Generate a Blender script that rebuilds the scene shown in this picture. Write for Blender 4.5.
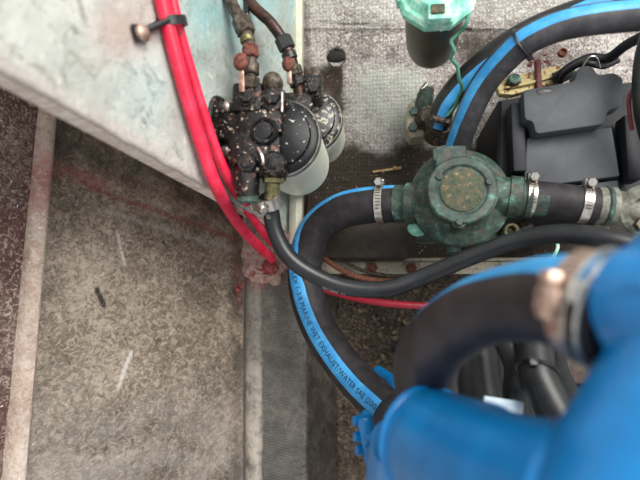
import bpy, bmesh, math, random
from mathutils import Vector, Matrix, Quaternion, noise as mnoise
random.seed(7)
S = bpy.context.scene
C = S.collection
for o in list(bpy.data.objects): bpy.data.objects.remove(o)

# ------------------------------------------------------------------ camera, light, exposure
F = 480.0
CAMZ = 0.70
CAM = Vector((0, 0, CAMZ))
_d = Vector((65/F, -60/F, -1)).normalized()
RQ = _d.rotation_difference(Vector((0, 0, -1)))
cam_d = bpy.data.cameras.new('camera'); cam = bpy.data.objects.new('camera', cam_d); C.objects.link(cam)
cam_d.sensor_width = 36; cam_d.lens = 36*F/640; cam_d.clip_start = 0.005
cam.location = CAM; cam.rotation_mode = 'QUATERNION'; cam.rotation_quaternion = RQ
cam_d.dof.use_dof = True; cam_d.dof.focus_distance = 0.47; cam_d.dof.aperture_fstop = 4.2
S.camera = cam
S.view_settings.view_transform = 'Standard'; S.view_settings.look = 'None'
S.view_settings.gamma = 1; S.view_settings.use_curve_mapping = False
S.view_settings.exposure = 0.24
W = bpy.data.worlds.new('sky'); S.world = W; W.use_nodes = True
bg = W.node_tree.nodes['Background']; bg.inputs[0].default_value = (0.95, 0.97, 1.0, 1); bg.inputs[1].default_value = 0.68
def area(name, loc, target, size, energy, col):
    l = bpy.data.lights.new(name, 'AREA'); l.shape = 'RECTANGLE'; l.size, l.size_y = size; l.energy = energy; l.color = col
    o = bpy.data.objects.new(name, l); C.objects.link(o); o.location = loc
    o.rotation_mode = 'QUATERNION'; o.rotation_quaternion = (Vector(target)-Vector(loc)).to_track_quat('-Z', 'Y'); return o
area('hatch_daylight', (0.5, 0.5, 1.15), (0, 0.1, 0.2), (0.8, 0.6), 18, (1, 0.97, 0.92))

# ------------------------------------------------------------------ geometry helpers
def P(px, py, D):
    """the point D metres below the camera that is seen at px, py"""
    d = RQ @ Vector(((px-320)/F, (240-py)/F, -1))
    return CAM + d*(D/-d.z)
def R(px, py, D, w):
    """metres for w pixels there"""
    d = RQ @ Vector(((px-320)/F, (240-py)/F, -1))
    return w*(D/-d.z)/F
X, Y, Z = Vector((1,0,0)), Vector((0,1,0)), Vector((0,0,1))
def basis(w, hint=None):
    w = w.normalized(); h = hint or (Y if abs(w.z) > .8 else Z)
    u = h - w*h.dot(w)
    if u.length < 1e-5: u = X - w*X.dot(w)
    u.normalize(); return w.cross(u), u, w      # side, up, axis
def cr(pts, n):
    """Catmull-Rom through tuples of floats / Vectors laid out as flat lists"""
    out = []; m = len(pts)
    for i in range(m-1):
        p0 = pts[max(i-1,0)]; p1 = pts[i]; p2 = pts[i+1]; p3 = pts[min(i+2,m-1)]
        for k in range(n):
            t = k/n
            out.append([0.5*((2*b)+(-a+c)*t+(2*a-5*b+4*c-d)*t*t+(-a+3*b-3*c+d)*t**3) for a,b,c,d in zip(p0,p1,p2,p3)])
    out.append(list(pts[-1])); return out

class MB:
    def __init__(s): s.v = []; s.f = []
    def add(s, v, f):
        n = len(s.v); s.v += [Vector(a) for a in v]; s.f += [tuple(i+n for i in q) for q in f]; return s
    def bm(s, b, M=None):
        b.verts.ensure_lookup_table(); b.verts.index_update()
        s.add([(M @ v.co if M else v.co) for v in b.verts], [[v.index for v in f.verts] for f in b.faces]); b.free(); return s
    def box(s, c, size, ax=(X,Y,Z), bev=0.001, seg=2):
        b = bmesh.new(); bmesh.ops.create_cube(b, size=1)
        for v in b.verts: v.co = Vector((v.co.x*size[0], v.co.y*size[1], v.co.z*size[2]))
        if bev: bmesh.ops.bevel(b, geom=b.edges[:], offset=min(bev, min(size)*.45), segments=seg, affect='EDGES', profile=.5)
        M = Matrix.Translation(c) @ Matrix((ax[0], ax[1], ax[2])).transposed().to_4x4()
        return s.bm(b, M)
    def rings(s, rings, closed=True, cap=(True, True)):
        n = len(rings[0]); v = [p for r in rings for p in r]; f = []
        for i in range(len(rings)-1):
            for k in range(n if closed else n-1):
                k2 = (k+1) % n; f.append((i*n+k, i*n+k2, (i+1)*n+k2, (i+1)*n+k))
        if closed and cap[0]: f.append(tuple(range(n-1, -1, -1)))
        if closed and cap[1]: f.append(tuple(range((len(rings)-1)*n, len(rings)*n)))
        return s.add(v, f)
    def lathe(s, o, axis, prof, seg=32, hint=None, cap=(True,True), sq=None):
        """prof: list of (radius, height along axis)"""
        a, b, w = basis(axis, hint)
        return s.rings([[o + w*h + (a*math.cos(2*math.pi*k/seg)+b*math.sin(2*math.pi*k/seg))*max(r,1e-5) for k in range(seg)] for r, h in prof], cap=cap)
    def hexnut(s, o, axis, r, h, hint=None, seg=6):
        return s.lathe(o, axis, [(r*.92, 0), (r, h*.08), (r, h*.85), (r*.88, h)], seg, hint)
    def tube(s, pts, r, seg=20, sub=8, cap=(True,True), bump=0, wob=0):
        fr = frames(pts, r, sub)
        rg = []
        for i, (p, t, a, b, rr, L) in enumerate(fr):
            rr = rr*(1+bump*math.sin(i*1.7)); 
            rg.append([p+(a*math.cos(2*math.pi*k/seg)+b*math.sin(2*math.pi*k/seg))*(rr*(1+wob*mnoise.noise(Vector((i*.4,k*.9,3))))) for k in range(seg)])
        return s.rings(rg, cap=cap)
    def sphere(s, c, r, seg=16, sc=(1,1,1), ax=(X,Y,Z)):
        b = bmesh.new(); bmesh.ops.create_uvsphere(b, u_segments=seg, v_segments=seg//2+2, radius=r)
        for v in b.verts: v.co = Vector((v.co.x*sc[0], v.co.y*sc[1], v.co.z*sc[2]))
        return s.bm(b, Matrix.Translation(c) @ Matrix(ax).transposed().to_4x4())
    def torus(s, c, axis, r, rr, seg=32, seg2=8, arc=(0, 1), hint=None):
        a, b, w = basis(axis, hint); rg = []; full = arc == (0,1)
        n = seg if full else seg+1
        for i in range(n):
            t = 2*math.pi*(arc[0]+(arc[1]-arc[0])*i/seg); e = a*math.cos(t)+b*math.sin(t)
            rg.append([c+e*(r+rr*math.cos(2*math.pi*k/seg2))+w*rr*math.sin(2*math.pi*k/seg2) for k in range(seg2)])
        if full: rg.append(rg[0]); return s.rings(rg, cap=(False, False))
        return s.rings(rg)
    def prism(s, pts, n, h, bev=0.0008):
        """polygon of points extruded by h against n, its upper rim bevelled"""
        n = n.normalized(); c = sum(pts, Vector())/len(pts)
        m = len(pts); up = [p + (c-p).normalized()*bev for p in pts]
        rg = [[p-n*h for p in pts], [p-n*bev for p in pts], up]
        ar = sum((pts[i]-c).cross(pts[(i+1) % m]-c).dot(n) for i in range(m))
        if ar < 0: rg = [r[::-1] for r in rg]
        return s.rings(rg)
    def build(s, name, mat, parent=None, loc=None, smooth=True, ang=38, kind=None, label=None):
        if parent is not None: loc = Vector(parent['_w'])
        elif loc is None: loc = Vector((0,0,0))
        me = bpy.data.meshes.new(name); me.from_pydata([v-loc for v in s.v], [], s.f)
        me.validate()
        b = bmesh.new(); b.from_mesh(me); bmesh.ops.recalc_face_normals(b, faces=b.faces[:]) if kind != 'open' else None; b.to_mesh(me); b.free()
        me.materials.append(mat)
        if smooth:
            me.polygons.foreach_set('use_smooth', [True]*len(me.polygons)); me.set_sharp_from_angle(angle=math.radians(ang))
        o = bpy.data.objects.new(name, me); C.objects.link(o); o['_w'] = tuple(loc)
        if parent is not None: o.parent = parent
        else: o.location = loc
        if kind and kind != 'open': o['kind'] = kind
        if label: o['label'] = label
        return o
def tag(o, label, cat, group=None):
    o['label'] = label; o['category'] = cat
    if group: o['group'] = group
    return o
def thing(name, label, cat, loc, group=None):
    o = bpy.data.objects.new(name, None); C.objects.link(o); o.location = loc; o['_w'] = tuple(loc); o.empty_display_size = .02
    return tag(o, label, cat, group)
def frames(pts, r, sub):
    """pts: Vectors. returns (p, tangent, toward-camera normal, side, radius, length)"""
    rs = r if isinstance(r, (list, tuple)) else [r]*len(pts)
    q = cr([list(p)+[x] for p, x in zip(pts, rs)], sub) if sub > 1 else [list(p)+[x] for p, x in zip(pts, rs)]
    pp = [Vector(a[:3]) for a in q]; out = []; L = 0; a = None
    for i, p in enumerate(pp):
        t = (pp[min(i+1, len(pp)-1)]-pp[max(i-1, 0)]).normalized()
        if i: L += (p-pp[i-1]).length
        if a is None:
            a = Z - t*Z.dot(t)
            if a.length < .15: a = X - t*X.dot(t)
        else: a = a - t*a.dot(t)
        a.normalize(); out.append((p, t, a, t.cross(a), q[i][3], L))
    return out
def stripe(fr, th, half, lift=.00025, k=6):
    """a band laid along a hose: th(i fraction) = turn round the hose from its upward side, half = half its angle"""
    mb = MB(); rg = []
    n = len(fr)
    for i, (p, t, a, b, r, L) in enumerate(fr):
        c = th(i/(n-1)); rg.append([p+(a*math.cos(c+half*(2*j/k-1))+b*math.sin(c+half*(2*j/k-1)))*(r+(lift if 0 < j < k else -lift)) for j in range(k+1)])
    mb.rings(rg, closed=False); return mb
def lerp_list(v):
    def f(x):
        y = x*(len(v)-1); i = min(int(y), len(v)-2); return v[i]+(v[i+1]-v[i])*(y-i)
    return f
_txt = {}
def text_geo(s, size):
    cu = bpy.data.curves.new('t', 'FONT'); cu.body = s; cu.size = size; cu.resolution_u = 2; cu.align_y = 'CENTER'
    o = bpy.data.objects.new('t', cu); C.objects.link(o); bpy.context.view_layer.update()
    me = bpy.data.meshes.new_from_object(o.evaluated_get(bpy.context.evaluated_depsgraph_get()))
    v = [p.co.copy() for p in me.vertices]; f = [tuple(q.vertices) for q in me.polygons]
    bpy.data.objects.remove(o); bpy.data.curves.remove(cu); bpy.data.meshes.remove(me); return v, f
def hose_text(s, size, fr, th, L0, lift=.0005, flip=1):
    v, f = text_geo(s, size); out = []; n = len(fr)
    for q in v:
        L = L0 + q.x; i = 0
        while i < n-2 and fr[i+1][5] < L: i += 1
        u = (L-fr[i][5])/max(1e-9, fr[i+1][5]-fr[i][5])
        p = fr[i][0].lerp(fr[i+1][0], u); a = fr[i][2].lerp(fr[i+1][2], u).normalized(); b = fr[i][3].lerp(fr[i+1][3], u).normalized()
        c = th((i+u)/(n-1)) + flip*q.y/fr[i][4]
        out.append(p+(a*math.cos(c)+b*math.sin(c))*(fr[i][4]+lift))
    return MB().add(out, f)

# ------------------------------------------------------------------ materials
def s2l(c):
    return tuple((x/255/12.92 if x/255 <= .04045 else ((x/255+.055)/1.055)**2.4) for x in c)+(1,)
class N:
    def __init__(s, name):
        s.m = bpy.data.materials.new(name); s.m.use_nodes = True; s.t = s.m.node_tree; s.b = s.t.nodes['Principled BSDF']
        s.co = s.t.nodes.new('ShaderNodeTexCoord').outputs['Object']
    def lk(s, a, b): s.t.links.new(a, b)
    def noise(s, sc, det=4, rough=.55, co=None, dist=0):
        n = s.t.nodes.new('ShaderNodeTexNoise'); n.inputs['Scale'].default_value = sc; n.inputs['Detail'].default_value = det
        n.inputs['Roughness'].default_value = rough; n.inputs['Distortion'].default_value = dist; s.lk(co or s.co, n.inputs['Vector']); return n.outputs['Fac']
    def vor(s, sc, feat='F1', out='Distance', co=None):
        n = s.t.nodes.new('ShaderNodeTexVoronoi'); n.feature = feat; n.inputs['Scale'].default_value = sc; s.lk(co or s.co, n.inputs['Vector']); return n.outputs[out]
    def wave(s, sc, axis='X', dist=0, co=None, dsc=1):
        n = s.t.nodes.new('ShaderNodeTexWave'); n.bands_direction = axis; n.inputs['Scale'].default_value = sc; n.inputs['Distortion'].default_value = dist
        n.inputs['Detail Scale'].default_value = dsc; s.lk(co or s.co, n.inputs['Vector']); return n.outputs['Fac']
    def ramp(s, fac, stops):
        n = s.t.nodes.new('ShaderNodeValToRGB'); e = n.color_ramp.elements
        while len(e) < len(stops): e.new(.5)
        for x, (p, c) in zip(e, stops): x.position = p; x.color = s2l(c) if len(c) == 3 else c
        s.lk(fac, n.inputs[0]); return n.outputs[0]
    def step(s, fac, lo, hi):
        n = s.t.nodes.new('ShaderNodeMapRange'); n.inputs[1].default_value = lo; n.inputs[2].default_value = hi; n.interpolation_type = 'SMOOTHSTEP'
        s.lk(fac, n.inputs[0]); return n.outputs[0]
    def mix(s, fac, a, b, mode='MIX'):
        n = s.t.nodes.new('ShaderNodeMix'); n.data_type = 'RGBA'; n.blend_type = mode; n.clamp_factor = True
        for v, k in ((fac, 0), (a, 6), (b, 7)):
            if hasattr(v, 'is_linked'): s.lk(v, n.inputs[k])
            elif k == 0: n.inputs[0].default_value = v
            else: n.inputs[k].default_value = s2l(v)
        return n.outputs[2]
    def math(s, op, a, b=0):
        n = s.t.nodes.new('ShaderNodeMath'); n.operation = op
        for v, k in ((a, 0), (b, 1)):
            if hasattr(v, 'is_linked'): s.lk(v, n.inputs[k])
            else: n.inputs[k].default_value = v
        return n.outputs[0]
    def attr(s, name, ch):
        n = s.t.nodes.new('ShaderNodeAttribute'); n.attribute_name = name
        q = s.t.nodes.new('ShaderNodeSeparateColor'); s.lk(n.outputs['Color'], q.inputs[0]); return q.outputs[ch]
    def scaled(s, v, rz=0):
        n = s.t.nodes.new('ShaderNodeMapping'); n.inputs['Scale'].default_value = v; n.inputs['Rotation'].default_value = (0,0,rz); s.lk(s.co, n.inputs[0]); return n.outputs[0]
    def done(s, col, rough=.6, metal=0, bump=None, bstr=.4, bdist=.001, spec=.5, coat=0):
        for v, k in ((col, 'Base Color'), (rough, 'Roughness'), (metal, 'Metallic')):
            if hasattr(v, 'is_linked'): s.lk(v, s.b.inputs[k])
            else: s.b.inputs[k].default_value = s2l(v) if k == 'Base Color' else v
        s.b.inputs['Specular IOR Level'].default_value = spec; s.b.inputs['Coat Weight'].default_value = coat
        if bump is not None:
            n = s.t.nodes.new('ShaderNodeBump'); n.inputs['Strength'].default_value = bstr; n.inputs['Distance'].default_value = bdist
            s.lk(bump, n.inputs['Height']); s.lk(n.outputs[0], s.b.inputs['Normal'])
        return s.m
def simple(name, a, b, sc=120, rough=.5, metal=0, bstr=.3, bdist=.0006, spec=.5, coat=0, lo=.4, hi=.65, dirt=None, dsc=200, dlo=.62, dhi=.72):
    n = N(name); k = n.noise(sc, 6, .65); c = n.mix(n.step(k, lo, hi), a, b)
    if dirt: c = n.mix(n.step(n.noise(dsc, 5, .6), dlo, dhi), c, dirt)
    return n.done(c, rough, metal, n.noise(sc*3, 4), bstr, bdist, spec, coat)

M = {}
M['rubber'] = simple('black_rubber', (30,28,30), (46,42,44), 90, .62, spec=.35, bstr=.15, dirt=(84,76,72), dsc=420, dlo=.68, dhi=.8)
M['rubber_gloss'] = simple('fuel_hose_rubber', (24,25,27), (34,35,38), 90, .36, bstr=.1, dirt=(80,78,76), dsc=500, dlo=.7, dhi=.8)
M['near_rubber'] = simple('near_hose_rubber', (40,34,36), (54,47,48), 60, .55, bstr=.1)
M['black_hose'] = simple('black_conduit', (20,21,21), (32,33,33), 80, .42, bstr=.15, dirt=(70,72,70), dsc=300, dlo=.68, dhi=.8)
M['stripe'] = simple('blue_stripe', (44,136,196), (66,156,210), 60, .5, bstr=.1, dirt=(60,110,150), dsc=500, dlo=.66, dhi=.8)
M['print'] = simple('black_print', (24,34,48), (30,40,56), 100, .6)
M['red'] = simple('red_cable', (214,28,62), (228,52,84), 50, .42, bstr=.12, dirt=(130,44,52), dsc=260, dlo=.58, dhi=.72)
M['blue'] = simple('blue_enamel', (0,108,170), (0,124,190), 26, .3, bstr=.12, bdist=.0008, coat=.2, dirt=(60,130,170), dsc=120, dlo=.66, dhi=.8)
M['steel'] = simple('stainless_steel', (200,196,188), (170,160,148), 150, .28, .9, dirt=(120,100,84), dsc=300, dlo=.62, dhi=.75)
M['warm_steel'] = simple('warm_steel', (196,170,154), (150,116,100), 150, .45, .8)
M['cream'] = simple('cream_bowl', (236,236,216), (226,228,206), 60, .38, bstr=.05, dirt=(150,146,130), dsc=300, dlo=.7, dhi=.78)
M['rust'] = simple('rusty_iron', (96,60,46), (140,88,66), 400, .8, .2, bstr=.7)
M['copper'] = simple('copper_lever', (84,44,38), (124,74,60), 260, .75, .2, bstr=.8)
M['bronze_pipe'] = simple('aged_bronze', (54,46,40), (104,94,80), 260, .5, .5, bstr=.6, dirt=(150,150,130), dsc=300)
M['brass'] = simple('brass', (134,128,88), (84,78,56), 200, .4, .6)
M['plastic'] = simple('grey_plastic', (66,69,73), (74,77,81), 40, .62, spec=.35, bstr=.15, dirt=(120,120,118), dsc=330, dlo=.73, dhi=.77)
M['plastic_dark'] = simple('dark_plastic', (26,28,33), (32,34,39), 50, .62, spec=.35, bstr=.15)
M['cup'] = simple('smoked_cup', (62,60,48), (76,72,58), 80, .35, bstr=.1)
M['white'] = simple('white_tape', (190,206,216), (170,190,206), 80, .6)
M['dark'] = simple('dark_void', (14,14,14), (22,20,18), 60, .8)
M['tiny'] = simple('zip_tie_black', (20,20,22), (30,30,32), 100, .4)

# grimy black filter casting
n = N('filter_head_paint'); k = n.noise(170, 6, .7); c = n.mix(n.step(k, .35, .7), (9,9,10), (24,23,23))
c = n.mix(n.step(n.noise(150, 6, .7), .56, .66), c, (112,78,62)); c = n.mix(n.step(n.noise(230, 5, .6), .62, .66), c, (206,188,166))
M['head'] = n.done(c, n.ramp(k, [(0,(70,70,70)),(1,(150,150,150))]), .25, n.noise(420, 5, .7), .8, .0012)
n = N('filter_cap_paint'); c = n.mix(n.step(n.noise(240, 5, .6), .64, .67), (9,10,13), (180,180,174))
M['cap'] = n.done(c, .42, 0, n.noise(90, 4), .3, .001, spec=.3)
n = N('flaking_cap_paint'); c = n.mix(n.step(n.noise(210, 4, .6), .55, .59), (12,13,15), (150,146,128))
M['cap_flaked'] = n.done(c, .4, 0, n.noise(200, 4), .4, .001)
n = N('verdigris_bronze'); k = n.noise(75, 7, .7)
c = n.ramp(k, [(.32,(20,30,28)),(.47,(44,62,55)),(.58,(66,90,80)),(.7,(110,172,152))])
c = n.mix(n.step(n.noise(120, 6, .7), .5, .68), c, (84,72,60))
M['verd'] = n.done(c, .52, .1, n.noise(300, 6, .7), .7, .0014)
n = N('grey_bronze'); c = n.ramp(n.noise(120, 7, .7), [(.3,(58,58,52)),(.5,(112,112,102)),(.62,(134,138,124)),(.75,(96,140,122))]); M['verd_grey'] = n.done(c, .6, .2, n.noise(300, 6, .7), .7, .0014)
n = N('bright_verdigris'); c = n.ramp(n.noise(90, 7, .7), [(.3,(94,160,140)),(.5,(134,204,182)),(.64,(206,232,216))])
c = n.mix(n.step(n.noise(140, 6, .7), .6, .72), c, (186,160,110))
M['verd_bright'] = n.done(c, .7, .05, n.noise(300, 6, .7), .6, .0014)
n = N('rough_bronze_face'); c = n.ramp(n.noise(260, 6, .7), [(.3,(40,52,42)),(.5,(72,80,62)),(.6,(98,86,62)),(.72,(156,138,106))])
M['verd_face'] = n.done(c, .75, .1, n.noise(420, 6, .7), .9, .0016)
n = N('yellow_plate_paint'); c = n.ramp(n.noise(170, 6, .7), [(.36,(196,176,116)),(.5,(216,202,148)),(.56,(160,112,70)),(.63,(96,52,44))])
M['yellow'] = n.done(c, .6, 0, n.noise(300, 4), .4, .001)
n = N('flange_paint'); c = n.ramp(n.noise(130, 6, .7), [(.3,(96,90,78)),(.5,(178,170,150)),(.66,(150,140,120)),(.8,(80,56,42))])
M['bar'] = n.done(c, .7, 0, n.noise(260, 5), .5, .001)
# painted ply board
n = N('grey_painted_board')
k = n.noise(14, 6, .6); c = n.ramp(k, [(.3,(150,152,146)),(.5,(178,180,172)),(.7,(202,202,196))])
c = n.mix(n.step(n.noise(55, 8, .75, dist=.8), .5, .66), c, (136,136,128)); c = n.mix(n.step(n.noise(80, 8, .7, dist=.5), .58, .7), c, (214,214,206))
c = n.mix(n.step(n.noise(230, 4), .68, .74), c, (118,110,96))
c = n.mix(n.attr('mask', 0), c, (70,58,44)); c = n.mix(n.math('MULTIPLY', n.attr('mask', 1), n.step(k, .25, .6)), c, (132,178,178)); c = n.mix(n.attr('mask', 2), c, (170,150,142))
M['board'] = n.done(c, .42, 0, n.noise(60, 8, .7), .8, .004)
n = N('board_edge'); c = n.mix(n.step(n.noise(60, 6, .7, co=n.scaled((1,1,8))), .4, .65), (196,176,160), (232,224,210)); M['edge'] = n.done(c, .7, 0, n.noise(120, 6), .6, .002)
# hull laminates: 'mask' = (red, dark brown, pale)
def hull(name, lo, mid, hi, fine=260, red=(122,62,56), dark=(44,36,28), pale=(200,198,188), weave=0, bstr=.7, rough=.75, big=12, sp=(226,222,214), spk=.69, worm=.5):
    n = N(name); w = n.noise(fine, 3, .5, dist=1.2)
    k = n.math('ADD', n.math('MULTIPLY', n.noise(big, 6, .6), .55), n.math('MULTIPLY', w, .45))
    c = n.ramp(k, [(.36, lo), (.5, mid), (.64, hi)])
    c = n.mix(n.math('MULTIPLY', n.step(n.noise(fine*.6, 2, .5, dist=2.5), .54, .6), worm), c, hi)
    c = n.mix(n.math('MULTIPLY', n.step(n.noise(fine*.7, 3, .6, dist=1.5), .57, .64), worm), c, lo)
    g = n.noise(45, 6, .7)
    c = n.mix(n.math('MULTIPLY', n.attr('mask', 2), n.step(g, .3, .6)), c, pale)
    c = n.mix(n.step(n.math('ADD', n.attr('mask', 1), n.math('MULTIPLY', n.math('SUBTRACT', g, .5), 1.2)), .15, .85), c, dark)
    c = n.mix(n.math('MULTIPLY', n.attr('mask', 0), n.step(n.noise(160, 5, .7), .25, .55)), c, red)
    if sp: c = n.mix(n.step(n.noise(fine*1.4, 2), spk, spk+.05), c, sp)
    h = w
    if weave:
        wa = n.math('MULTIPLY', n.wave(weave, 'X', 5, dsc=3), n.wave(weave*.9, 'Y', 5, dsc=3))
        c = n.mix(n.math('MULTIPLY', n.step(wa, .35, .02), .22), c, dark)
        h = n.math('ADD', w, n.math('MULTIPLY', wa, .7))
    return n.done(c, rough, 0, h, bstr, .0016)
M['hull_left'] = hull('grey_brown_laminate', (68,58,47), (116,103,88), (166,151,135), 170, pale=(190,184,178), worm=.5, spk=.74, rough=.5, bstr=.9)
M['hull_far'] = hull('reddish_laminate', (62,48,44), (98,80,72), (176,162,150), 230, red=(96,48,46), worm=.8)
M['hull_tape'] = hull('pale_laminate_tape', (146,130,114), (186,172,156), (212,204,192), 180, red=(164,96,88), worm=.3)
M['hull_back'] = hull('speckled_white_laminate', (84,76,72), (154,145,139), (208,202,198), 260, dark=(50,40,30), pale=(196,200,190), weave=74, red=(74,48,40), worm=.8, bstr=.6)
M['stringer'] = hull('grey_rib_laminate', (72,69,64), (104,99,92), (134,127,118), 150, weave=0, red=(120,36,40), dark=(58,47,38), pale=(196,186,172), sp=None, worm=.4)
M['bilge'] = hull('dirty_bilge_laminate', (58,48,40), (104,90,76), (156,140,122), 200, dark=(26,22,18), pale=(140,132,116), weave=60, bstr=1, sp=(190,180,166), spk=.72, worm=.8)
M['debris'] = simple('brown_debris', (60,50,40), (140,122,102), 90, .85, bstr=.8, lo=.3, hi=.7)
M['resin'] = simple('pink_resin', (176,150,138), (150,110,104), 110, .5, bstr=1, bdist=.002, dirt=(130,40,44), dsc=120, dlo=.56, dhi=.66)
M['redpaint'] = simple('dark_red_paint', (110,18,30), (150,70,60), 200, .35, bstr=1)

# ------------------------------------------------------------------ the setting
def grid(name, mat, corners, nx, ny, fmask=None, rough=.001, fsc=30, thick=.012, disp=None, ext=0, kind='structure'):
    """corners: four (px,py,D) tl tr br bl; bilinear surface with its own relief and thickness"""
    A, B, Cc, Dd = [P(*c) for c in corners]; nrm = (B-A).cross(Dd-A).normalized()
    if nrm.z < 0: nrm = -nrm
    v = []; f = []; col = []
    inv = RQ.inverted()
    for j in range(ny+1):
        for i in range(nx+1):
            s, t = i/nx, j/ny
            p = (A*(1-s)+B*s)*(1-t)+(Dd*(1-s)+Cc*s)*t
            q = inv @ (p-CAM); px = 320+F*q.x/-q.z; py = 240-F*q.y/-q.z
            h = rough*(mnoise.noise(p*fsc)+.5*mnoise.noise(p*fsc*3))
            if disp: h += disp(s, t, px, py)
            v.append(p+nrm*h); col.append(fmask(px, py) if fmask else (0,0,0))
    for j in range(ny):
        for i in range(nx):
            a = j*(nx+1)+i; f.append((a, a+1, a+nx+2, a+nx+1))
    n0 = len(v); bd = [i for i in range(nx+1)]+[j*(nx+1)+nx for j in range(1, ny+1)]+[ny*(nx+1)+i for i in range(nx-1, -1, -1)]+[j*(nx+1) for j in range(ny-1, 0, -1)]
    for b in bd: v.append(v[b]-nrm*thick)
    m = len(bd)
    for k in range(m): f.append((bd[k], n0+k, n0+(k+1) % m, bd[(k+1) % m]))
    f.append(tuple(n0+k for k in range(m)))
    mb = MB(); mb.v = v; mb.f = f
    o = mb.build(name, mat, ang=60)
    if kind: o['kind'] = kind
    at = o.data.attributes.new('mask', 'FLOAT_COLOR', 'POINT')
    for i in range(len(v)): c = col[i] if i < n0 else (0,0,0); at.data[i].color = (*c, 1)
    return o
def seg_d(px, py, x0, y0, x1, y1):
    dx, dy = x1-x0, y1-y0; t = max(0, min(1, ((px-x0)*dx+(py-y0)*dy)/(dx*dx+dy*dy))); return math.hypot(px-x0-t*dx, py-y0-t*dy)
def sm(x, a, b):
    t = max(0, min(1, (x-a)/(b-a))); return t*t*(3-2*t)
def blob(px, py, x, y, r, s=.5): return 1-sm(math.hypot(px-x, py-y), r*s, r)

def mk_left(px, py):
    red = .6*(1-sm(seg_d(px, py, 50, 168, 100, 184), 2, 12)) + .8*(1-sm(seg_d(px, py, 90, 188, 240, 240), .5, 4)) + .16*(1-sm(seg_d(px, py, 60, 165, 235, 215), 2, 14))
    red = max(red, .3*(1-sm(seg_d(px, py, 235, 240, 242, 300), 2, 12)))
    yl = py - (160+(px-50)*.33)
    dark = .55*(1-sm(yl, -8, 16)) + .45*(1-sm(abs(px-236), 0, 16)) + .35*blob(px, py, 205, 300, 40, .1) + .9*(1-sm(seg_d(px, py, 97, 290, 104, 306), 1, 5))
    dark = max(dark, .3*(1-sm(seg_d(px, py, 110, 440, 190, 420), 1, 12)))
    pale = max(1.6*(1-sm(seg_d(px, py, 117, 232, 125, 266), .4, 1.8)), 1.6*(1-sm(seg_d(px, py, 118, 388, 131, 352), .4, 2.4)), .3*sm(py, 330, 470), .4*(1-sm(seg_d(px, py, 100, 210, 235, 250), 1, 4)))
    return (min(1, red), min(1, dark), min(1, pale))
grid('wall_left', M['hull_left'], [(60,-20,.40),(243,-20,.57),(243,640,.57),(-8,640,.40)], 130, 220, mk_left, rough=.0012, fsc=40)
grid('trim_1', M['hull_tape'], [(50,-10,.385),(66,-10,.392),(12,640,.392),(-16,640,.385)], 14, 120, lambda x, y: (.6*(1-sm(abs(y-180), 0, 50))+.2, .15*mnoise.noise(Vector((x*.05, y*.05, 0)))+.1, .2), rough=.001, fsc=60, disp=lambda s, t, a, b: .004*math.sin(math.pi*s))
grid('wall_left.001', M['hull_far'], [(-160,-20,.25),(54,-20,.39),(-8,640,.39),(-240,640,.25)], 90, 120, lambda x, y: (.3+.4*mnoise.noise(Vector((x*.03, y*.03, 1))), .25, 0), rough=.002, fsc=50)

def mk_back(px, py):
    dark = .15 + .85*sm(py+8*mnoise.noise(Vector((px*.03, py*.03, 2))), 135, 165)  # hull turns darker brown towards its lower part
    dark += .45*sm(py, 60, 80)*(1-sm(px, 320, 350)) + .95*blob(px, py, 336, 57, 11, .6) + .55*(1-sm(seg_d(px, py, 336, 60, 338, 110), 2, 10))  # round blob darkens the hole by colour; the streak below it is stain
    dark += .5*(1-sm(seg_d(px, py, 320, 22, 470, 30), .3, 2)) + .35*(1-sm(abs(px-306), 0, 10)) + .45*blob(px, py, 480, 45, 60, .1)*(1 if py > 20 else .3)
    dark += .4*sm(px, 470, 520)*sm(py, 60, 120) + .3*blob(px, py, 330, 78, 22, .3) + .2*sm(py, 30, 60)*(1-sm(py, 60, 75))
    red = .5*blob(px, py, 545, 60, 30, .1) + .5*blob(px, py, 325, 85, 18, .2)
    pale = .9*sm(py, 60, 80)*(1-sm(py, 120, 145))*sm(px, 340, 370)*(1-sm(px, 410, 440))+.35*(1-sm(py, 10, 40))
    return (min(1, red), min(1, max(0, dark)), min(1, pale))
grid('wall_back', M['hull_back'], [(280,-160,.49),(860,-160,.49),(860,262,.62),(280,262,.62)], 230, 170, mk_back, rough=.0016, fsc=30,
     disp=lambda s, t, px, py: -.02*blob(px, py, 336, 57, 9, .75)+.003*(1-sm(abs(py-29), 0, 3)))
def mk_floor(px, py):
    return (0, .35*blob(px, py, 400, 330, 90, .2)+.2, .35*blob(px, py, 340, 440, 60, .1))
grid('floor', M['bilge'], [(180,120,.662),(860,120,.662),(860,700,.655),(180,700,.655)], 200, 160, mk_floor, rough=.004, fsc=45)
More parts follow.
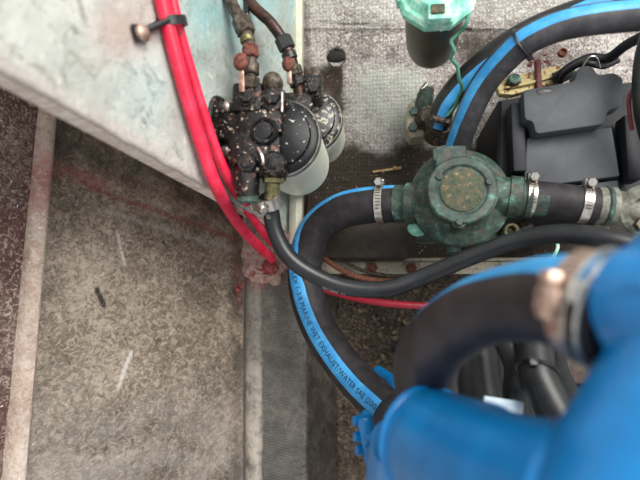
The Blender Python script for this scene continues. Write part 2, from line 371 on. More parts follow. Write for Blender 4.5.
# stringer: a long laminated bed beam
def stringer():
    prof = [(243.0,.62,0), (244.5,.575,.6), (248,.563,1), (256,.559,1), (262,.562,.6), (264,.5645,0), (284,.562,0), (303,.565,0), (309,.573,0), (322,.61,.0), (338,.66,0)]
    v = []; f = []; col = []; ys = [196+ i*4 for i in range(126)]; m = 0; rows = []
    base = cr([list(p) for p in prof], 5)
    for y in ys:
        for (x, D, c) in base:
            wob = mnoise.noise(Vector((x*.05, y*.04, 5)))
            topf = 1-sm(y, 236, 290)
            xx = x + (0 if x < 250 else wob*1.5) - topf*(x-262)*.12*(x > 262)
            DD = D + topf*.012*(x < 312) + .0012*wob + .0006*mnoise.noise(Vector((x*.3, y*.3, 1)))
            v.append(P(xx, y, DD))
            red = blob(xx, y, 262, 262, 40, .2)*.9; pale = min(1, max(0, c))*(.25*sm(y, 250, 300)+.75*sm(y, 340, 400))
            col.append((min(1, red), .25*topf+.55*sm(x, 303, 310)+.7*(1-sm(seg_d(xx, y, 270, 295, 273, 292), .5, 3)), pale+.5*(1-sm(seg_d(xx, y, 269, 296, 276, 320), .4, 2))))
    m = len(base)
    for j in range(len(ys)-1):
        for i in range(m-1):
            a = j*m+i; f.append((a, a+1, a+m+1, a+m))
    n0 = len(v)
    low = [P(243, ys[0], .68), P(338, ys[0], .68), P(338, ys[-1], .68), P(243, ys[-1], .68)]; v += low
    f += [tuple([n0+1]+[m-1-i for i in range(m)]+[n0])[::-1], tuple([n0+3]+[(len(ys)-1)*m+i for i in range(m)]+[n0+2]), (n0, n0+1, n0+2, n0+3),
          tuple([j*m for j in range(len(ys))]+[n0+3, n0]), tuple([j*m+m-1 for j in range(len(ys)-1, -1, -1)]+[n0+1, n0+2])]
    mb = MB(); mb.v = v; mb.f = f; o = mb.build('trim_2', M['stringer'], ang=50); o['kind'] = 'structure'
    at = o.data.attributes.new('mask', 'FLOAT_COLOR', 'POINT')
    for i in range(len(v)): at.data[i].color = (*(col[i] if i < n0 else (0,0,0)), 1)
stringer()
# ribs on the top of the stringer: real low relief, joined
mb = MB()
for i in range(130):
    y = 285+i*2.7; L = 36
    mb.tube([P(264, y-5, .5646), P(284, y, .5622), P(303, y+4, .5654)], .0010, 5, 3)
o = mb.build('ridge', simple('rib_laminate', (96,93,88), (122,118,111), 60, .6, bstr=.5, dirt=(80,74,66), dsc=120), kind='stuff'); o['label'] = 'fine diagonal ribs in the grey laminate on top of the engine bed'; o['category'] = 'ribs'
o.name = 'laminate_rib'


# painted board: its plane, end face and the pale strip along its foot
BA, BB, BE = P(300,0,.50), P(300,240,.53), P(0,72,.205)
BN = (BB-BA).cross(BE-BA).normalized()
if BN.x < 0: BN = -BN
def on_board(px, py, lift=0):
    d = RQ @ Vector(((px-320)/F, (240-py)/F, -1)); t = (BA+BN*lift-CAM).dot(BN)/d.dot(BN); return CAM+d*t
def board():
    u = (BE-BB).normalized()                       # up the end edge
    along = (BA-BB).normalized()
    nx, ny = 150, 150; v = []; f = []; col = []; inv = RQ.inverted()
    Lu, La = (BE-BB).length*1.12, (BA-BB).length*1.9
    for j in range(ny+1):
        for i in range(nx+1):
            s, t = i/nx, j/ny
            p = BB+u*Lu*s+along*La*t
            q = inv @ (p-CAM); z = max(.02, -q.z); px = 320+F*q.x/z; py = 240-F*q.y/z
            edge = mnoise.noise(p*90)*.0012*(1-sm(t, 0, .02))
            p = p+BN*(.0008*mnoise.noise(p*30)+.0004*mnoise.noise(p*120))+along*edge
            v.append(p)
            m0 = 1*(1-sm(seg_d(px, py, 126, 19, 136, 26), .5, 1.6)) + .9*blob(px, py, 143, 121, 3, .3)+.6*blob(px, py, 150, 110, 2, .3)+.35*blob(px, py, 210, 10, 30, .1)
            cyan_light = .8*sm(px, 165, 205)*(1-.75*sm(py, 20, 90)) + .3*blob(px, py, 150, 90, 60, .1)  # cyan light towards the top right, put into the board colour
            m2 = .8*blob(px, py, 120, 30, 50, .1) + .5*(1-sm(t, 0, .03))
            col.append((min(1, m0), min(1, cyan_light), min(1, m2)))
    for j in range(ny):
        for i in range(nx): a = j*(nx+1)+i; f.append((a, a+1, a+nx+2, a+nx+1))
    mb = MB(); mb.v = v; mb.f = f
    n0 = len(v); th = .022
    o = MB().add(v, f).build('wall_front', M['board'], kind='open', ang=60); o['kind'] = 'structure'
    md = o.modifiers.new('thickness', 'SOLIDIFY'); md.thickness = .003; md.offset = 0
    at = o.data.attributes.new('mask', 'FLOAT_COLOR', 'POINT')
    for i in range(len(v)): at.data[i].color = (*col[i], 1)
    # core with a splintered edge
    rg = []
    for i in range(91):
        s = i/90; p = BB+u*Lu*s; e = along*(.0012*mnoise.noise(p*90)); c = along*(.003+.0015*mnoise.noise(p*60))
        rg.append([p-BN*.0006+e+c*.2, p-BN*.004-along*.0005+e, p-BN*th*.6-along*.0008, p-BN*th+along*.001+c, p-BN*th+along*La, p-BN*.0016+along*La])
    k = MB().rings(rg).build('core', M['edge'], o, ang=50, label='bare scuffed end edge of the board'); k.name = 'board_edge'
board()
# pale strip at the foot of the board
mb = MB(); rg = []
for i in range(41):
    y = -120+i*9.1
    rg.append([P(288.5, y, .5), P(290, y, .487), P(296, y, .484), P(302, y, .489), P(303.5, y, .51), P(303, y, .58), P(290, y, .56)])
mb.rings(rg); n = N('pale_strip'); M['strip'] = n.done(n.mix(n.step(n.noise(50, 6, .7), .4, .65), (176,178,158), (204,200,182)), .6, 0, n.noise(80, 6), .5, .002)
o = mb.build('trim_3', M['strip'], ang=50); o['kind'] = 'structure'

# loose debris lying in the bilge
mb = MB()
for i in range(2600):
    px, py = random.uniform(300, 470), random.uniform(275, 520)
    if px < 318+max(0,(py-400))*.15: continue
    r = random.choice([.0009,.0014,.002,.003,.0045])*random.uniform(.6, 1.3); c = P(px, py, .655+random.uniform(-.006, .003))
    ax = Quaternion((random.uniform(-1,1), random.uniform(-1,1), 1), random.uniform(0, 6.28)).normalized(); 
    vv = [ax @ Vector((r*math.cos(a)*random.uniform(.6,1.4), r*math.sin(a)*random.uniform(.5,1), 0)) for a in (0,1.2,2.5,3.8,5)]
    h = ax @ Vector((0,0,r*random.uniform(.3,.9)))
    mb.add([c+q for q in vv]+[c+h], [(0,1,5),(1,2,5),(2,3,5),(3,4,5),(4,0,5),(4,3,2,1,0)])
o = mb.build('debris', M['debris'], kind='stuff', smooth=False); tag(o, 'brown grit and flakes lying in the bilge beside the blue striped hose', 'debris')

# resin lump with dark red paint at the head of the stringer
t = thing('resin_lump', 'rough pinkish resin lump with a dark red wet centre where the red cables end', 'resin', P(266, 262, .57))
mb = MB(); b = bmesh.new(); bmesh.ops.create_icosphere(b, subdivisions=5, radius=1)
for v in b.verts:
    q = v.co.copy(); k = 1+.22*mnoise.noise(q*2.3)+.12*mnoise.noise(q*6)+.06*mnoise.noise(q*14); v.co = Vector((q.x*.029*k, q.y*.034*k, q.z*.013*k))
mb.bm(b, Matrix.Translation(P(266, 258, .566))); mb.build('resin', M['resin'], t)
mb = MB(); b = bmesh.new(); bmesh.ops.create_icosphere(b, subdivisions=4, radius=1)
for v in b.verts:
    q = v.co.copy(); k = 1+.35*mnoise.noise(q*3); v.co = Vector((q.x*.0095*k, q.y*.008*k, q.z*.004*k))
mb.bm(b, Matrix.Translation(P(270, 267, .5515))); mb.build('red_paint', M['redpaint'], t, label='dark red paint')
mb = MB()
for i in range(26):
    a = random.uniform(0, 6.28); c = P(270+11*math.cos(a), 267+9*math.sin(a), .551); q = P(270+random.uniform(13,20)*math.cos(a+.5), 267+random.uniform(11,16)*math.sin(a+.5), .5525)
    mb.tube([c, c.lerp(q, .5)+Vector((random.uniform(-2,2), random.uniform(-2,2), 1))*.001, q], .00035, 5, 4)
mb.build('fibre', simple('pale_fibre', (206,180,160), (190,150,130), 100), t, kind='stuff')
mb = MB().sphere(P(238, 290, .555), .0035, 10).sphere(P(240, 286, .555), .0026, 10).tube([P(236,292,.556), P(241,288,.552), P(243,281,.556)], .0012, 6, 4)
tag(mb.build('paint_drip', M['redpaint']), 'small dark red blob on the seam left of the engine bed', 'paint')

# ------------------------------------------------------------------ hoses and cables
def pts(l): return [P(*q[:3]) for q in l]
def clamp(label, c, axis, r, w, sd, head=.0045, group=None, slots=True, mat=None):
    """worm-drive clamp; sd = direction of its screw housing from the hose's axis"""
    mat = mat or M['steel']; a, b, ww = basis(axis, sd); sd = b
    t = thing('hose_clamp', label, 'hose clamp', c-Z*r, group)
    mb = MB(); rg = []
    rr = [(r+.0002, -w/2), (r+.0011, -w/2+.0003), (r+.0011, w/2-.0003), (r+.0002, w/2)]
    mb.lathe(c, ww, rr, 48, sd, cap=(False, False)); mb.lathe(c, ww, [(r+.0002, -w/2), (r+.0002, w/2)], 48, sd, cap=(False,False))
    mb.build('band', mat, t, ang=30)
    h = MB().box(c+sd*(r+.0035), (.010, .0055, w*1.15), (a, b, ww), .0012); h.lathe(c+sd*(r+.004)-a*.007, a, [(.0028,0),(.0034,.0006),(.0034,.013),(.0028,.0135)], 14)
    h.build('screw_housing', mat, t)
    k = MB().hexnut(c+sd*(r+.004)+a*.0065, a, head, .0045); k.box(c+sd*(r+.004)+a*.0112, (head*1.5, .0008, .0006), (b, ww, a), 0); k.build('screw', mat, t)
    if slots:
        s = MB()
        for i in range(11):
            th = (i-5)*.16+.9; e = a*math.sin(th)+b*math.cos(th); f = ww.cross(e); s.box(c+e*(r+.0011), (.0007, w*.6, .0003), (f, ww, e), 0)
        s.build('band_slot', M['tiny'], t, kind='stuff')
    return t
def hose(name, label, cat, path, r, mat, seg=28, sub=10, stripes=None, half=.5, text=None, smat=None):
    pp = pts(path); t = thing(name, label, cat, pp[0]); MB().tube(pp, r, seg, sub).build('tube', mat, t)
    fr = frames(pp, r, sub)
    if stripes:
        th = lerp_list(stripes); stripe(fr, th, half).build('stripe', smat or M['stripe'], t, kind='open', label='bright blue stripe')
    return t, fr

# two red cables, the P-clip that holds them
def ob_pts(l, tail):
    return [on_board(x, y, h) for x, y, h in l] + [P(*q) for q in tail]
def cable(label, pp, r, mat):
    t = thing('battery_cable', label, 'cable', pp[0]); MB().tube(pp, r, 20, 10).build('sheath', mat, t)
RC1 = ob_pts([(148,-70,.008),(157,-20,.008),(167,22,.0085),(177,62,.009),(190,108,.010),(203,150,.011),(216,186,.012)], [(228,208,.40),(240,226,.435),(256,244,.485),(272,259,.54)])
RC2 = ob_pts([(158,-70,.006),(168,-20,.006),(177,22,.0065),(188,62,.006),(201,105,.007),(214,145,.008),(226,174,.010)], [(239,198,.41),(254,220,.45),(270,240,.505),(284,254,.548)])
cable('thick red cable, leftmost of the two held by the black clip', RC1, .0052, M['red'])
cable('thinner red cable running just right of the other one past the filter bracket', RC2, .0042, M['red'])
hose('battery_cable', 'short length of dark red cable showing below the black fuel hose', 'cable', [(286,262,.565),(305,280,.56),(330,291,.55),(355,298,.54),(385,303,.53),(425,306,.53),(470,306,.54)], .0040, simple('dull_red_cable', (166,30,52), (140,36,50), 60, .45), 14)
t = thing('cable_clip', 'black rubber-lined clip holding the two red cables to the painted board', 'clip', on_board(142, 30))
c1 = RC1[2]; c2 = RC2[2]
ax = (RC1[3]-RC1[2]).normalized(); cc = c1.lerp(c2, .5); a, b, w = basis(ax, Z)
upv = (BN-ax*BN.dot(ax)).normalized(); sidev = ax.cross(upv); sidev = sidev if sidev.dot(on_board(140,30)-cc) > 0 else -sidev
mb = MB(); rg = []
for i in range(33):
    th = .55+ (2*math.pi-1.1)*i/32; e = sidev*math.cos(th)*.0108+upv*math.sin(th)*.0082; n_ = e.normalized()
    rg.append([cc+e+ax*.0032, cc+e+n_*.0014+ax*.0032, cc+e+n_*.0014-ax*.0032, cc+e-ax*.0032])
mb.rings(rg)
scr = on_board(140, 33, .004)
for s_ in (1, -1):
    st = cc+sidev*.0108*math.cos(.55)+upv*s_*.0082*math.sin(.55)
    mb.tube([st, st.lerp(scr, .5), scr], .0022, 8, 4)
mb.box(scr, (.012, .011, .003), (sidev, ax, sidev.cross(ax)), .001)
mb.build('strap', M['tiny'], t)
k = MB().lathe(scr+BN*.001, BN, [(.0052,0),(.0056,.001),(.005,.003),(.003,.0042),(.0001,.0046)], 20); k.build('screw', M['warm_steel'], t, label='dull steel screw head')

# wet exhaust hose: from the bronze strainer round to the blue manifold
WH = [(398,204,.455),(372,205,.46),(342,211,.47),(318,228,.485),(306,256,.495),(306,290,.495),(318,326,.488),(338,358,.475),(362,386,.46),(388,410,.44)]
TH = [1.25,1.2,1.1,.8,.2,-.2,-.24,-.2,-.15,-.15]
t, fr = hose('exhaust_hose', 'black rubber hose with lettered blue stripe curving from the bronze strainer to the blue elbow', 'hose', WH, .0178, M['rubber'], 36, 10, TH, .53)
tx = hose_text('MARINE FLEX 1-3/8 MARINE WET EXHAUST/WATER SAE J2006', .0074, fr, lerp_list(TH), .110, flip=-1)
tx.build('lettering', M['print'], t, kind='open', smooth=False)

# fuel hose
FH = [(266,196,.385),(271,212,.395),(275,232,.40),(288,256,.405),(312,274,.41),(345,287,.412),(385,289,.412),(425,276,.41),(470,257,.40),(515,241,.385),(560,234,.365),(600,238,.35),(650,250,.34),(720,270,.33)]
t, fr = hose('fuel_hose', 'glossy black fuel hose sweeping from the filter across the lettered hose to the right', 'hose', FH, [.0072]*14, M['rubber_gloss'], 24, 10)
hose_text('ISO 7840  A1', .0035, fr, lambda x: .75, .096, flip=1).build('lettering', simple('white_print', (190,186,176), (160,156,150), 200), t, kind='open', smooth=False)
hose_text('13', .0045, fr, lambda x: .2, .016, flip=1).build('lettering', bpy.data.materials['white_print'], t, kind='open', smooth=False)

t = thing('hull_hole', 'dark oval added for a hole with a stain below it, right of the fuel pipes', 'hole_fill', P(336,57,.53))
wn = (P(800,0,.5)-P(300,0,.5)).cross(P(300,200,.59)-P(300,0,.5)).normalized(); wn = wn if wn.z > 0 else -wn
u_, v_, w_ = basis(wn, Y)
MB().sphere(P(336,57,.534), .0115, 24, (1,.58,.3), (X, (wn.cross(X)).normalized(), wn)).build('hole_fill', simple('dark_brown_hole', (18,14,13), (32,25,24), 150, .8, bstr=.6), t)  # flattened dark oval added to give the hull hole its shade
# thin brown pipes behind the fuel hose
hose('thin_pipe', 'thin brown pipe curving behind the fuel hose in front of the flange', 'pipe', [(322,256,.53),(338,268,.525),(358,277,.52),(392,281,.52),(430,276,.52)], .003, M['rust'], 10)
hose('thin_pipe', 'thin dark pipe lying just under the pale flange strip', 'pipe', [(330,250,.545),(350,265,.54),(376,274,.535),(410,276,.53),(450,268,.53)], .0022, M['bronze_pipe'], 10)

# hoses at the upper right
H2 = [(449,172,.50),(458,145,.475),(469,114,.45),(484,84,.43),(506,58,.41),(531,38,.395),(572,23,.385),(640,15,.38),(720,12,.37)]
T2 = [-.95,-.9,-.8,-.75,-.8,-.9,-1.0,-1.05,-1.1]
hose('striped_hose', 'black hose with a blue stripe arching over the grey plastic box, nearer of the two', 'hose', H2, .0120, simple('scuffed_grey_rubber', (50,49,52), (68,66,69), 70, .6, spec=.35, bstr=.15, dirt=(120,120,116), dsc=300, dlo=.66, dhi=.8), 30, 10, T2, .5)
H3 = [(436,128,.50),(444,106,.49),(462,82,.48),(490,56,.465),(527,33,.45),(565,17,.44),(610,3,.43),(670,-12,.42)]
t3, f3 = hose('striped_hose', 'darker hose with blue stripe lying behind the other arching hose', 'hose', H3, .0118, M['black_hose'], 24, 10, [.2,.15,.3,.4,.3,-.1,-.5,-.7], .5)
hp = frames(pts(H2), .0120, 10)[47]
t = thing('zip_tie', 'black zip tie round the arching striped hose', 'zip tie', hp[0]); MB().torus(hp[0], hp[1], .0130, .0012, 32, 6).build('band', M['tiny'], t)
MB().box(hp[0]+hp[3]*.0115+hp[2]*.008, (.005,.005,.004), (hp[1],hp[2],hp[3]), .0008).build('head', M['tiny'], t)

# foreground hose with big stripe
NR = [.0222,.0208,.019,.0185,.0192,.0205,.021,.021]
NH = [(622,314,.198),(580,304,.212),(530,301,.238),(475,314,.268),(436,343,.295),(425,372,.325),(430,405,.36),(445,440,.40)]
hose('coolant_hose', 'big out-of-focus black hose with a blue stripe in the foreground, clamped to the blue manifold', 'hose', NH, NR, M['near_rubber'], 40, 12, [.62,.68,.76,.88,1.05,1.2,1.3,1.4], .5, smat=M['stripe'])
fn = frames(pts(NH), NR, 12)
p_, tt = fn[9][0], fn[9][1]; vw = (CAM-p_)-tt*(CAM-p_).dot(tt); vw = vw.normalized()-Y*.05
clamp('blurred copper-toned steel clamp near the end of the foreground hose', p_, tt, .0219, .0085, vw, .0045, mat=M['warm_steel'])
p_, tt = fn[3][0], fn[3][1]
t = thing('hose_clamp', 'thin bright wire clamp where the foreground hose meets the blue manifold', 'hose clamp', p_-Z*.022)
MB().torus(p_, tt, .0238, .0011, 56, 8).torus(p_+tt*.005, tt, .0236, .0009, 56, 8).build('band', M['steel'], t)
MB().box(fn[3][0]+fn[3][2]*.0245+tt*.0025, (.006,.009,.004), (tt, fn[3][3], fn[3][2]), .001).build('bridge', M['steel'], t)

# ------------------------------------------------------------------ twin fuel filter
t = thing('fuel_filter', 'grimy black twin fuel filter with two cream bowls bolted to the painted board', 'fuel filter', P(300,165,.47))
def filt(cx, cy, D, r, h, capm, lab):
    o = P(cx, cy, D)
    b = MB().lathe(o, -Z, [(r*.985,.002),(r,.004),(r,.014),(r*.975,.016),(r*.97,h*.86),(r*.94,h*.95),(r*.8,h),(r*.3,h+.002)], 64).build('bowl', M['cream'], t, label=lab)
    MB().lathe(o, Z, [(r*1.0,-.006),(r*1.035,-.0045),(r*1.035,-.0005),(r*1.0,.001)], 64).build('rim', M['steel'], b)
    MB().lathe(o, Z, [(r*.99,-.003),(r*.99,.0015),(r*.93,.0035),(r*.8,.0045),(r*.77,.0075),(r*.55,.010),(r*.3,.0115),(.0001,.012)], 64).build('lid', capm, b)
    return b
b1 = filt(281,138,.385,.0330,.090,M['cap'],'larger cream bowl with a glossy black lid')
b2 = filt(311,121,.445,.0300,.062,M['cap_flaked'],'rear cream bowl with a flaking black lid')
def PD(px, py, D): return P(px, py, D)
# bracket on the board
mb = MB(); o = on_board(221,147,.004); u = (on_board(221,100,.004)-on_board(222,197,.004)).normalized(); s_ = BN.cross(u)
out = []
for i in range(40):
    a = 2*math.pi*i/40; ca, sa = math.cos(a), math.sin(a); out.append(on_board(222,132,.005)+u*(sa*.027*(1-.12*math.cos(2*a)))+s_*(math.copysign(abs(ca)**.7, ca)*.017))
mb.prism(out, BN, .007, .0015); br = mb.build('bracket', M['head'], t)
for py in (108, 151): MB().lathe(on_board(227,py,.005), BN, [(.0064,0),(.0064,.002),(.0052,.0045),(.003,.006),(.0001,.0064)], 20).build('bolt', M['steel'], br, label='dull steel bolt head')
hd = MB()
a0, a1 = on_board(224,130,.003), P(262,131,.375); axx = (a1-a0).normalized(); sx, sy, sz = basis(axx, Z)
hd.box(a0.lerp(a1,.5), (.024,.020,(a1-a0).length), (sx,sy,sz), .003)
hd.box(P(252,104,.378), (.026,.026,.034), bev=.004)
hd.box(P(253,152,.382), (.036,.030,.034), bev=.005)
hd.box(P(262,118,.376), (.040,.036,.024), bev=.005)
hd.box(P(272,160,.385), (.022,.034,.034), bev=.005)
hd.lathe(P(247,97,.362), Z, [(.0095,-.02),(.0095,0),(.008,.002),(.0055,.0022)], 24)
hd.lathe(P(247,163,.365), Z, [(.0085,-.02),(.0085,0),(.007,.002)], 24)
hd.lathe(P(273,163,.363), Z, [(.0098,-.02),(.0098,0),(.008,.002)], 24)
hd.lathe(P(273,100,.366), Z, [(.012,-.02),(.012,0),(.0105,.003),(.008,.004)], 24)
hd.tube([P(247,168,.375), P(247,184,.376), P(248,196,.378)], [.0115,.0105,.0095], 20, 5)
hd.tube([P(272,165,.378), P(273,178,.379)], .0098, 20, 4)
hd.box(P(298,106,.42), (.030,.020,.022), bev=.004)
hd.box(P(313,92,.425), (.018,.022,.03), bev=.004)
hd.build('head_casting', M['head'], t)
hb = MB()
for (x,y,D,r,h) in [(247,97,.361,.0062,.004),(273,98,.363,.0068,.005),(247,163,.3645,.005,.003),(273,163,.362,.0056,.003)]: hb.hexnut(P(x,y,D), Z, r, h)
for i, (x,y,D,r,h) in enumerate([(247,97,.361,.0062,.004),(273,98,.363,.0068,.005),(247,163,.3645,.005,.003),(273,163,.362,.0056,.003),(314,88,.41,.0062,.005)]):
    MB().hexnut(P(x,y,D), Z, r, h).build('nut', M['head'], t)
MB().lathe(P(274,85,.372), Z, [(.008,0),(.008,.008),(.006,.011),(.0001,.013)], 20).build('bleed_cap', M['bronze_pipe'], t)
MB().lathe(P(315,76,.42), Z, [(.007,-.012),(.007,.004),(.005,.007),(.0001,.008)], 20).build('bleed_cap', M['bronze_pipe'], t)
MB().lathe(P(264,131,.364), Z, [(.0112,-.006),(.0112,.001),(.0102,.0022),(.0088,.0022),(.0086,.0005),(.0086,-.004),(.0001,-.004)], 32, cap=(False,False)).build('port_ring', M['cap'], t)
MB().lathe(P(263,130,.363), Z, [(.007,-.004),(.0066,-.0015),(.0001,-.001)], 24).build('port_plug', M['tiny'], t)
MB().box(P(261,98,.368), (.007,.011,.006), bev=.0015).build('corroded_patch', simple('salmon_corrosion', (206,160,134), (150,110,90), 300, .8, bstr=1), t)
MB().tube([P(258,148,.363), P(262,156,.361), P(264,166,.363)], .0014, 8, 4).build('wire_scrap', M['steel'], t)
MB().tube([P(282,92,.36), P(282,112,.364)], .0012, 8, 3).build('lever_wire', M['steel'], t)
MB().lathe(P(248,196,.378), P(248,202,.379)-P(248,196,.378), [(.0088,-.002),(.0088,.004),(.007,.006)], 20).build('end_plug', M['verd'], t)
mb = MB(); d = P(273,190,.381)-P(273,176,.379); mb.hexnut(P(273,178,.379), d, .0092, .0045); mb.tube([P(273,182,.3795), P(271,200,.386)], .0062, 16, 3); mb.build('outlet', M['brass'], t, label='brass outlet nut')
# filter bowl side ridges
fr = frames(pts(FH), .0072, 10)
clamp('worn steel clamp with big round screw at the filter outlet', fr[4][0]+X*.003, fr[4][1], .0076, .011, -X+Z*1.2, .0058)

# fuel pipes with valves
def pipe(label, seq, r, fits, lever, mat):
    pp = pts(seq); t = thing('fuel_pipe', label, 'pipe', pp[-1]); MB().tube(pp, r, 16, 8, wob=.1).build('tube', mat, t)
    for (a, b, rr, m, hx) in fits:
        A, B = P(*a), P(*b); o = MB().lathe(A, B-A, [(rr*.85,0),(rr,.001),(rr,(B-A).length-.001),(rr*.85,(B-A).length)], 6 if hx else 20).build('nut' if hx else 'collar', m, t)
    c, e = P(*lever[0]), P(*lever[1]); v = MB().sphere(c, lever[2], 18, (1,1.25,.8)).build('valve_knob', M['copper'], t, label='reddish oval valve knob')
    ax = (e-c); sx, sy, sz = basis(ax, Z); MB().box(c.lerp(e, .6), (.0045,.0016,ax.length*.8), (sx,sy,sz), .0006).build('lever', M['warm_steel'], v, label='flat steel lever')
pipe('left fuel pipe dropping to the filter with a reddish valve knob', [(214,-40,.37),(231,2,.365),(243,25,.362),(249,45,.362),(251,70,.363),(251,92,.366)], .0052,
     [((240,18,.362),(247,34,.362),.0082,M['bronze_pipe'],True),((247,37,.361),(248,43,.361),.0062,M['brass'],False),((250,46,.361),(251,58,.361),.0070,M['copper'],True),((251,63,.362),(251,75,.362),.0068,M['bronze_pipe'],False),((251,78,.363),(251,90,.364),.0078,M['bronze_pipe'],True)],
     ((241,62,.352),(242,92,.354),.0062), M['bronze_pipe'])
pipe('right fuel pipe bending over to the rear filter with a small reddish valve knob', [(236,-30,.40),(250,2,.395),(270,22,.395),(284,42,.40),(292,62,.405),(297,82,.41),(300,98,.415)], .0052,
     [((282,37,.40),(288,50,.402),.0078,M['black_hose'],True),((288,52,.402),(291,60,.404),.0068,M['black_hose'],False),((293,66,.405),(296,76,.407),.0072,M['bronze_pipe'],True),((296,78,.408),(299,86,.41),.008,M['head'],False)],
     ((288,64,.392),(290,84,.396),.0055), simple('copper_dark_pipe', (42,33,29), (84,54,42), 90, .4, .4, dirt=(30,28,26)))
hose('thin_wire', 'dark wire passing between the two fuel pipes at the top of the photo', 'wire', [(240,-30,.40),(246,0,.395),(247,18,.39),(251,32,.385)], .0025, M['head'], 10)

# ------------------------------------------------------------------ bronze raw water strainer / pump
t = thing('bronze_strainer', 'green corroded bronze water strainer with round lid in the middle of the engine bay', 'strainer', P(462,200,.5))
o = P(461,196,.43)
body = MB().lathe(o, Z, [(.030,-.06),(.036,-.045),(.0425,-.03),(.0445,-.012),(.0445,-.006),(.043,-.003),(.037,.001),(.030,.006),(.0275,.012),(.0275,.02)], 64)
for (px, py) in ((438,176),(491,182),(459,224)): 
    q = P(px, py, .405); body.lathe(q, Z, [(.0052,-.022),(.0052,.0),(.0042,.0012)], 18)
body.build('body', M['verd'], t)
l = P(462,190,.4)
lid = MB().lathe(l, Z, [(.027,-.010),(.0285,-.009),(.0285,0),(.0272,.0015),(.0215,.0018),(.0195,.0002)], 64, cap=(True,False)).lathe(l, Z, [(.0195,.0002),(.0001,.0005)], 64, cap=(False,False))
for (px, py) in ((439,177),(489,182),(459,222)): 
    q = P(px, py, .4025); w_ = (l-q); w_.z = 0; lid.box(q.lerp(l,.2)-Z*.001, (.010,.012,.005), (Z.cross(w_.normalized()), w_.normalized(), Z), .002); lid.lathe(q, Z, [(.006,-.005),(.006,.001),(.005,.002)], 20)
lid = lid.build('lid', M['verd'], t)
MB().lathe(l, Z, [(.0182,.0002),(.0180,.0016),(.016,.0022),(.0001,.0026)], 48).build('lid_face', M['verd_face'], lid, label='rough brownish lid centre')
for (px, py) in ((439,177),(489,182),(459,222)): MB().hexnut(P(px,py,.3995), Z, .0032, .003).build('lid_screw', M['verd'], lid)
MB().box(P(449,160,.415), (.026,.018,.028), bev=.003).box(P(449,155,.405), (.027,.011,.006), bev=.002).build('top_boss', M['verd'], t)
MB().box(P(452,238,.47), (.012,.030,.03), bev=.002).box(P(487,236,.475), (.030,.028,.03), bev=.006).box(P(428,232,.475), (.030,.022,.03), bev=.008).build('lower_web', M['verd'], t)
MB().sphere(P(418,228,.455), .010, 16, (1,.8,.7)).build('corroded_lump', M['verd_bright'], t, label='bright turquoise corrosion')
d = X
for nm, (px, py, D), prof in (('spigot', (424,203,.445), [(.021,-.018),(.0205,0),(.0185,.004),(.0185,.006),(.0195,.007),(.0195,.015),(.0170,.016),(.0165,.019),(.018,.020),(.018,.026),(.0155,.027),(.0150,.045)]),):
    MB().lathe(P(px,py,D), (P(380,204.5,.457)-P(px,py,D)), prof, 40).build(nm, M['verd'], t)
A, B = P(484,194,.435), P(535,199,.43)
MB().lathe(A, B-A, [(.024,-.01),(.0195,.006),(.0165,.012),(.0165,.020),(.0182,.0205),(.0182,.030),(.0155,.031),(.0150,.034),(.0165,.035),(.0165,.039),(.0145,.040),(.014,.052)], 40).build('spigot', M['verd'], t)
clamp('shiny steel clamp on the blue-edged hose left of the bronze strainer', P(381,204.5,.457), P(400,204,.455)-P(372,205,.46), .0180, .0075, Y+Z*.25, .0042)
hs = [(522,197,.431),(545,199,.430),(568,202,.428),(598,206,.426)]
MB_t, _ = hose('rubber_connector', 'short thick black rubber hose joining the bronze strainer to the elbow at right', 'hose', hs, .0150, M['rubber'], 32, 8)
clamp('steel clamp on the short hose right beside the bronze strainer', P(529,198,.4305), P(545,199,.43)-P(522,197,.431), .0152, .0075, Y+Z*.3, .004)
clamp('steel clamp at the right end of the short hose next to the elbow', P(584,204,.4268), P(598,206,.426)-P(568,202,.428), .0152, .0075, Y+Z*.3, .004)
t = thing('pipe_elbow', 'corroded bronze elbow at the right edge joined to the short black hose', 'pipe fitting', P(620,207,.44))
A, B = P(590,205,.4265), P(640,209,.425)
MB().lathe(A, B-A, [(.0125,-.01),(.013,.004),(.0155,.0045),(.0158,.010),(.0125,.011),(.0125,.013),(.0165,.014),(.0165,.018),(.014,.020),(.013,.028),(.015,.040),(.0155,.05)], 32).build('socket', M['verd_grey'], t)
MB().torus(P(606,206,.4262), B-A, .0150, .0022, 32, 10).build('seal_ring', M['verd'], t, label='green corroded ring')
MB().lathe(P(648,212,.41), Vector((-.35,-.25,1)), [(.020,-.03),(.0225,-.004),(.0225,0),(.019,.003),(.013,.003),(.012,-.004)], 36).build('elbow_body', M['verd_grey'], t)
MB().hexnut(P(640,225,.405), Z, .006, .006).build('bolt', M['bronze_pipe'], t)
# small corroded fitting at the lower right of the strainer
t = thing('drain_tap', 'little corroded tap below the right spigot of the bronze strainer', 'tap', P(510,232,.47))
MB().lathe(P(500,236,.46), X+Y*.35, [(.008,0),(.008,.010),(.0062,.011),(.0062,.018),(.0075,.019),(.0075,.026),(.005,.03)], 8).build('tap_body', M['bronze_pipe'], t)
MB().torus(P(511,230,.45), Vector((.2,-.3,1)), .0055, .0018, 18, 6).build('tap_handle', M['brass'], t)
hose('thin_wire', 'green thin wire curling out below the fuel hose at right', 'wire', [(545,268,.44),(556,252,.43),(556,243,.43),(540,240,.44),(520,246,.46)], .0014, M['verd_bright'], 8)

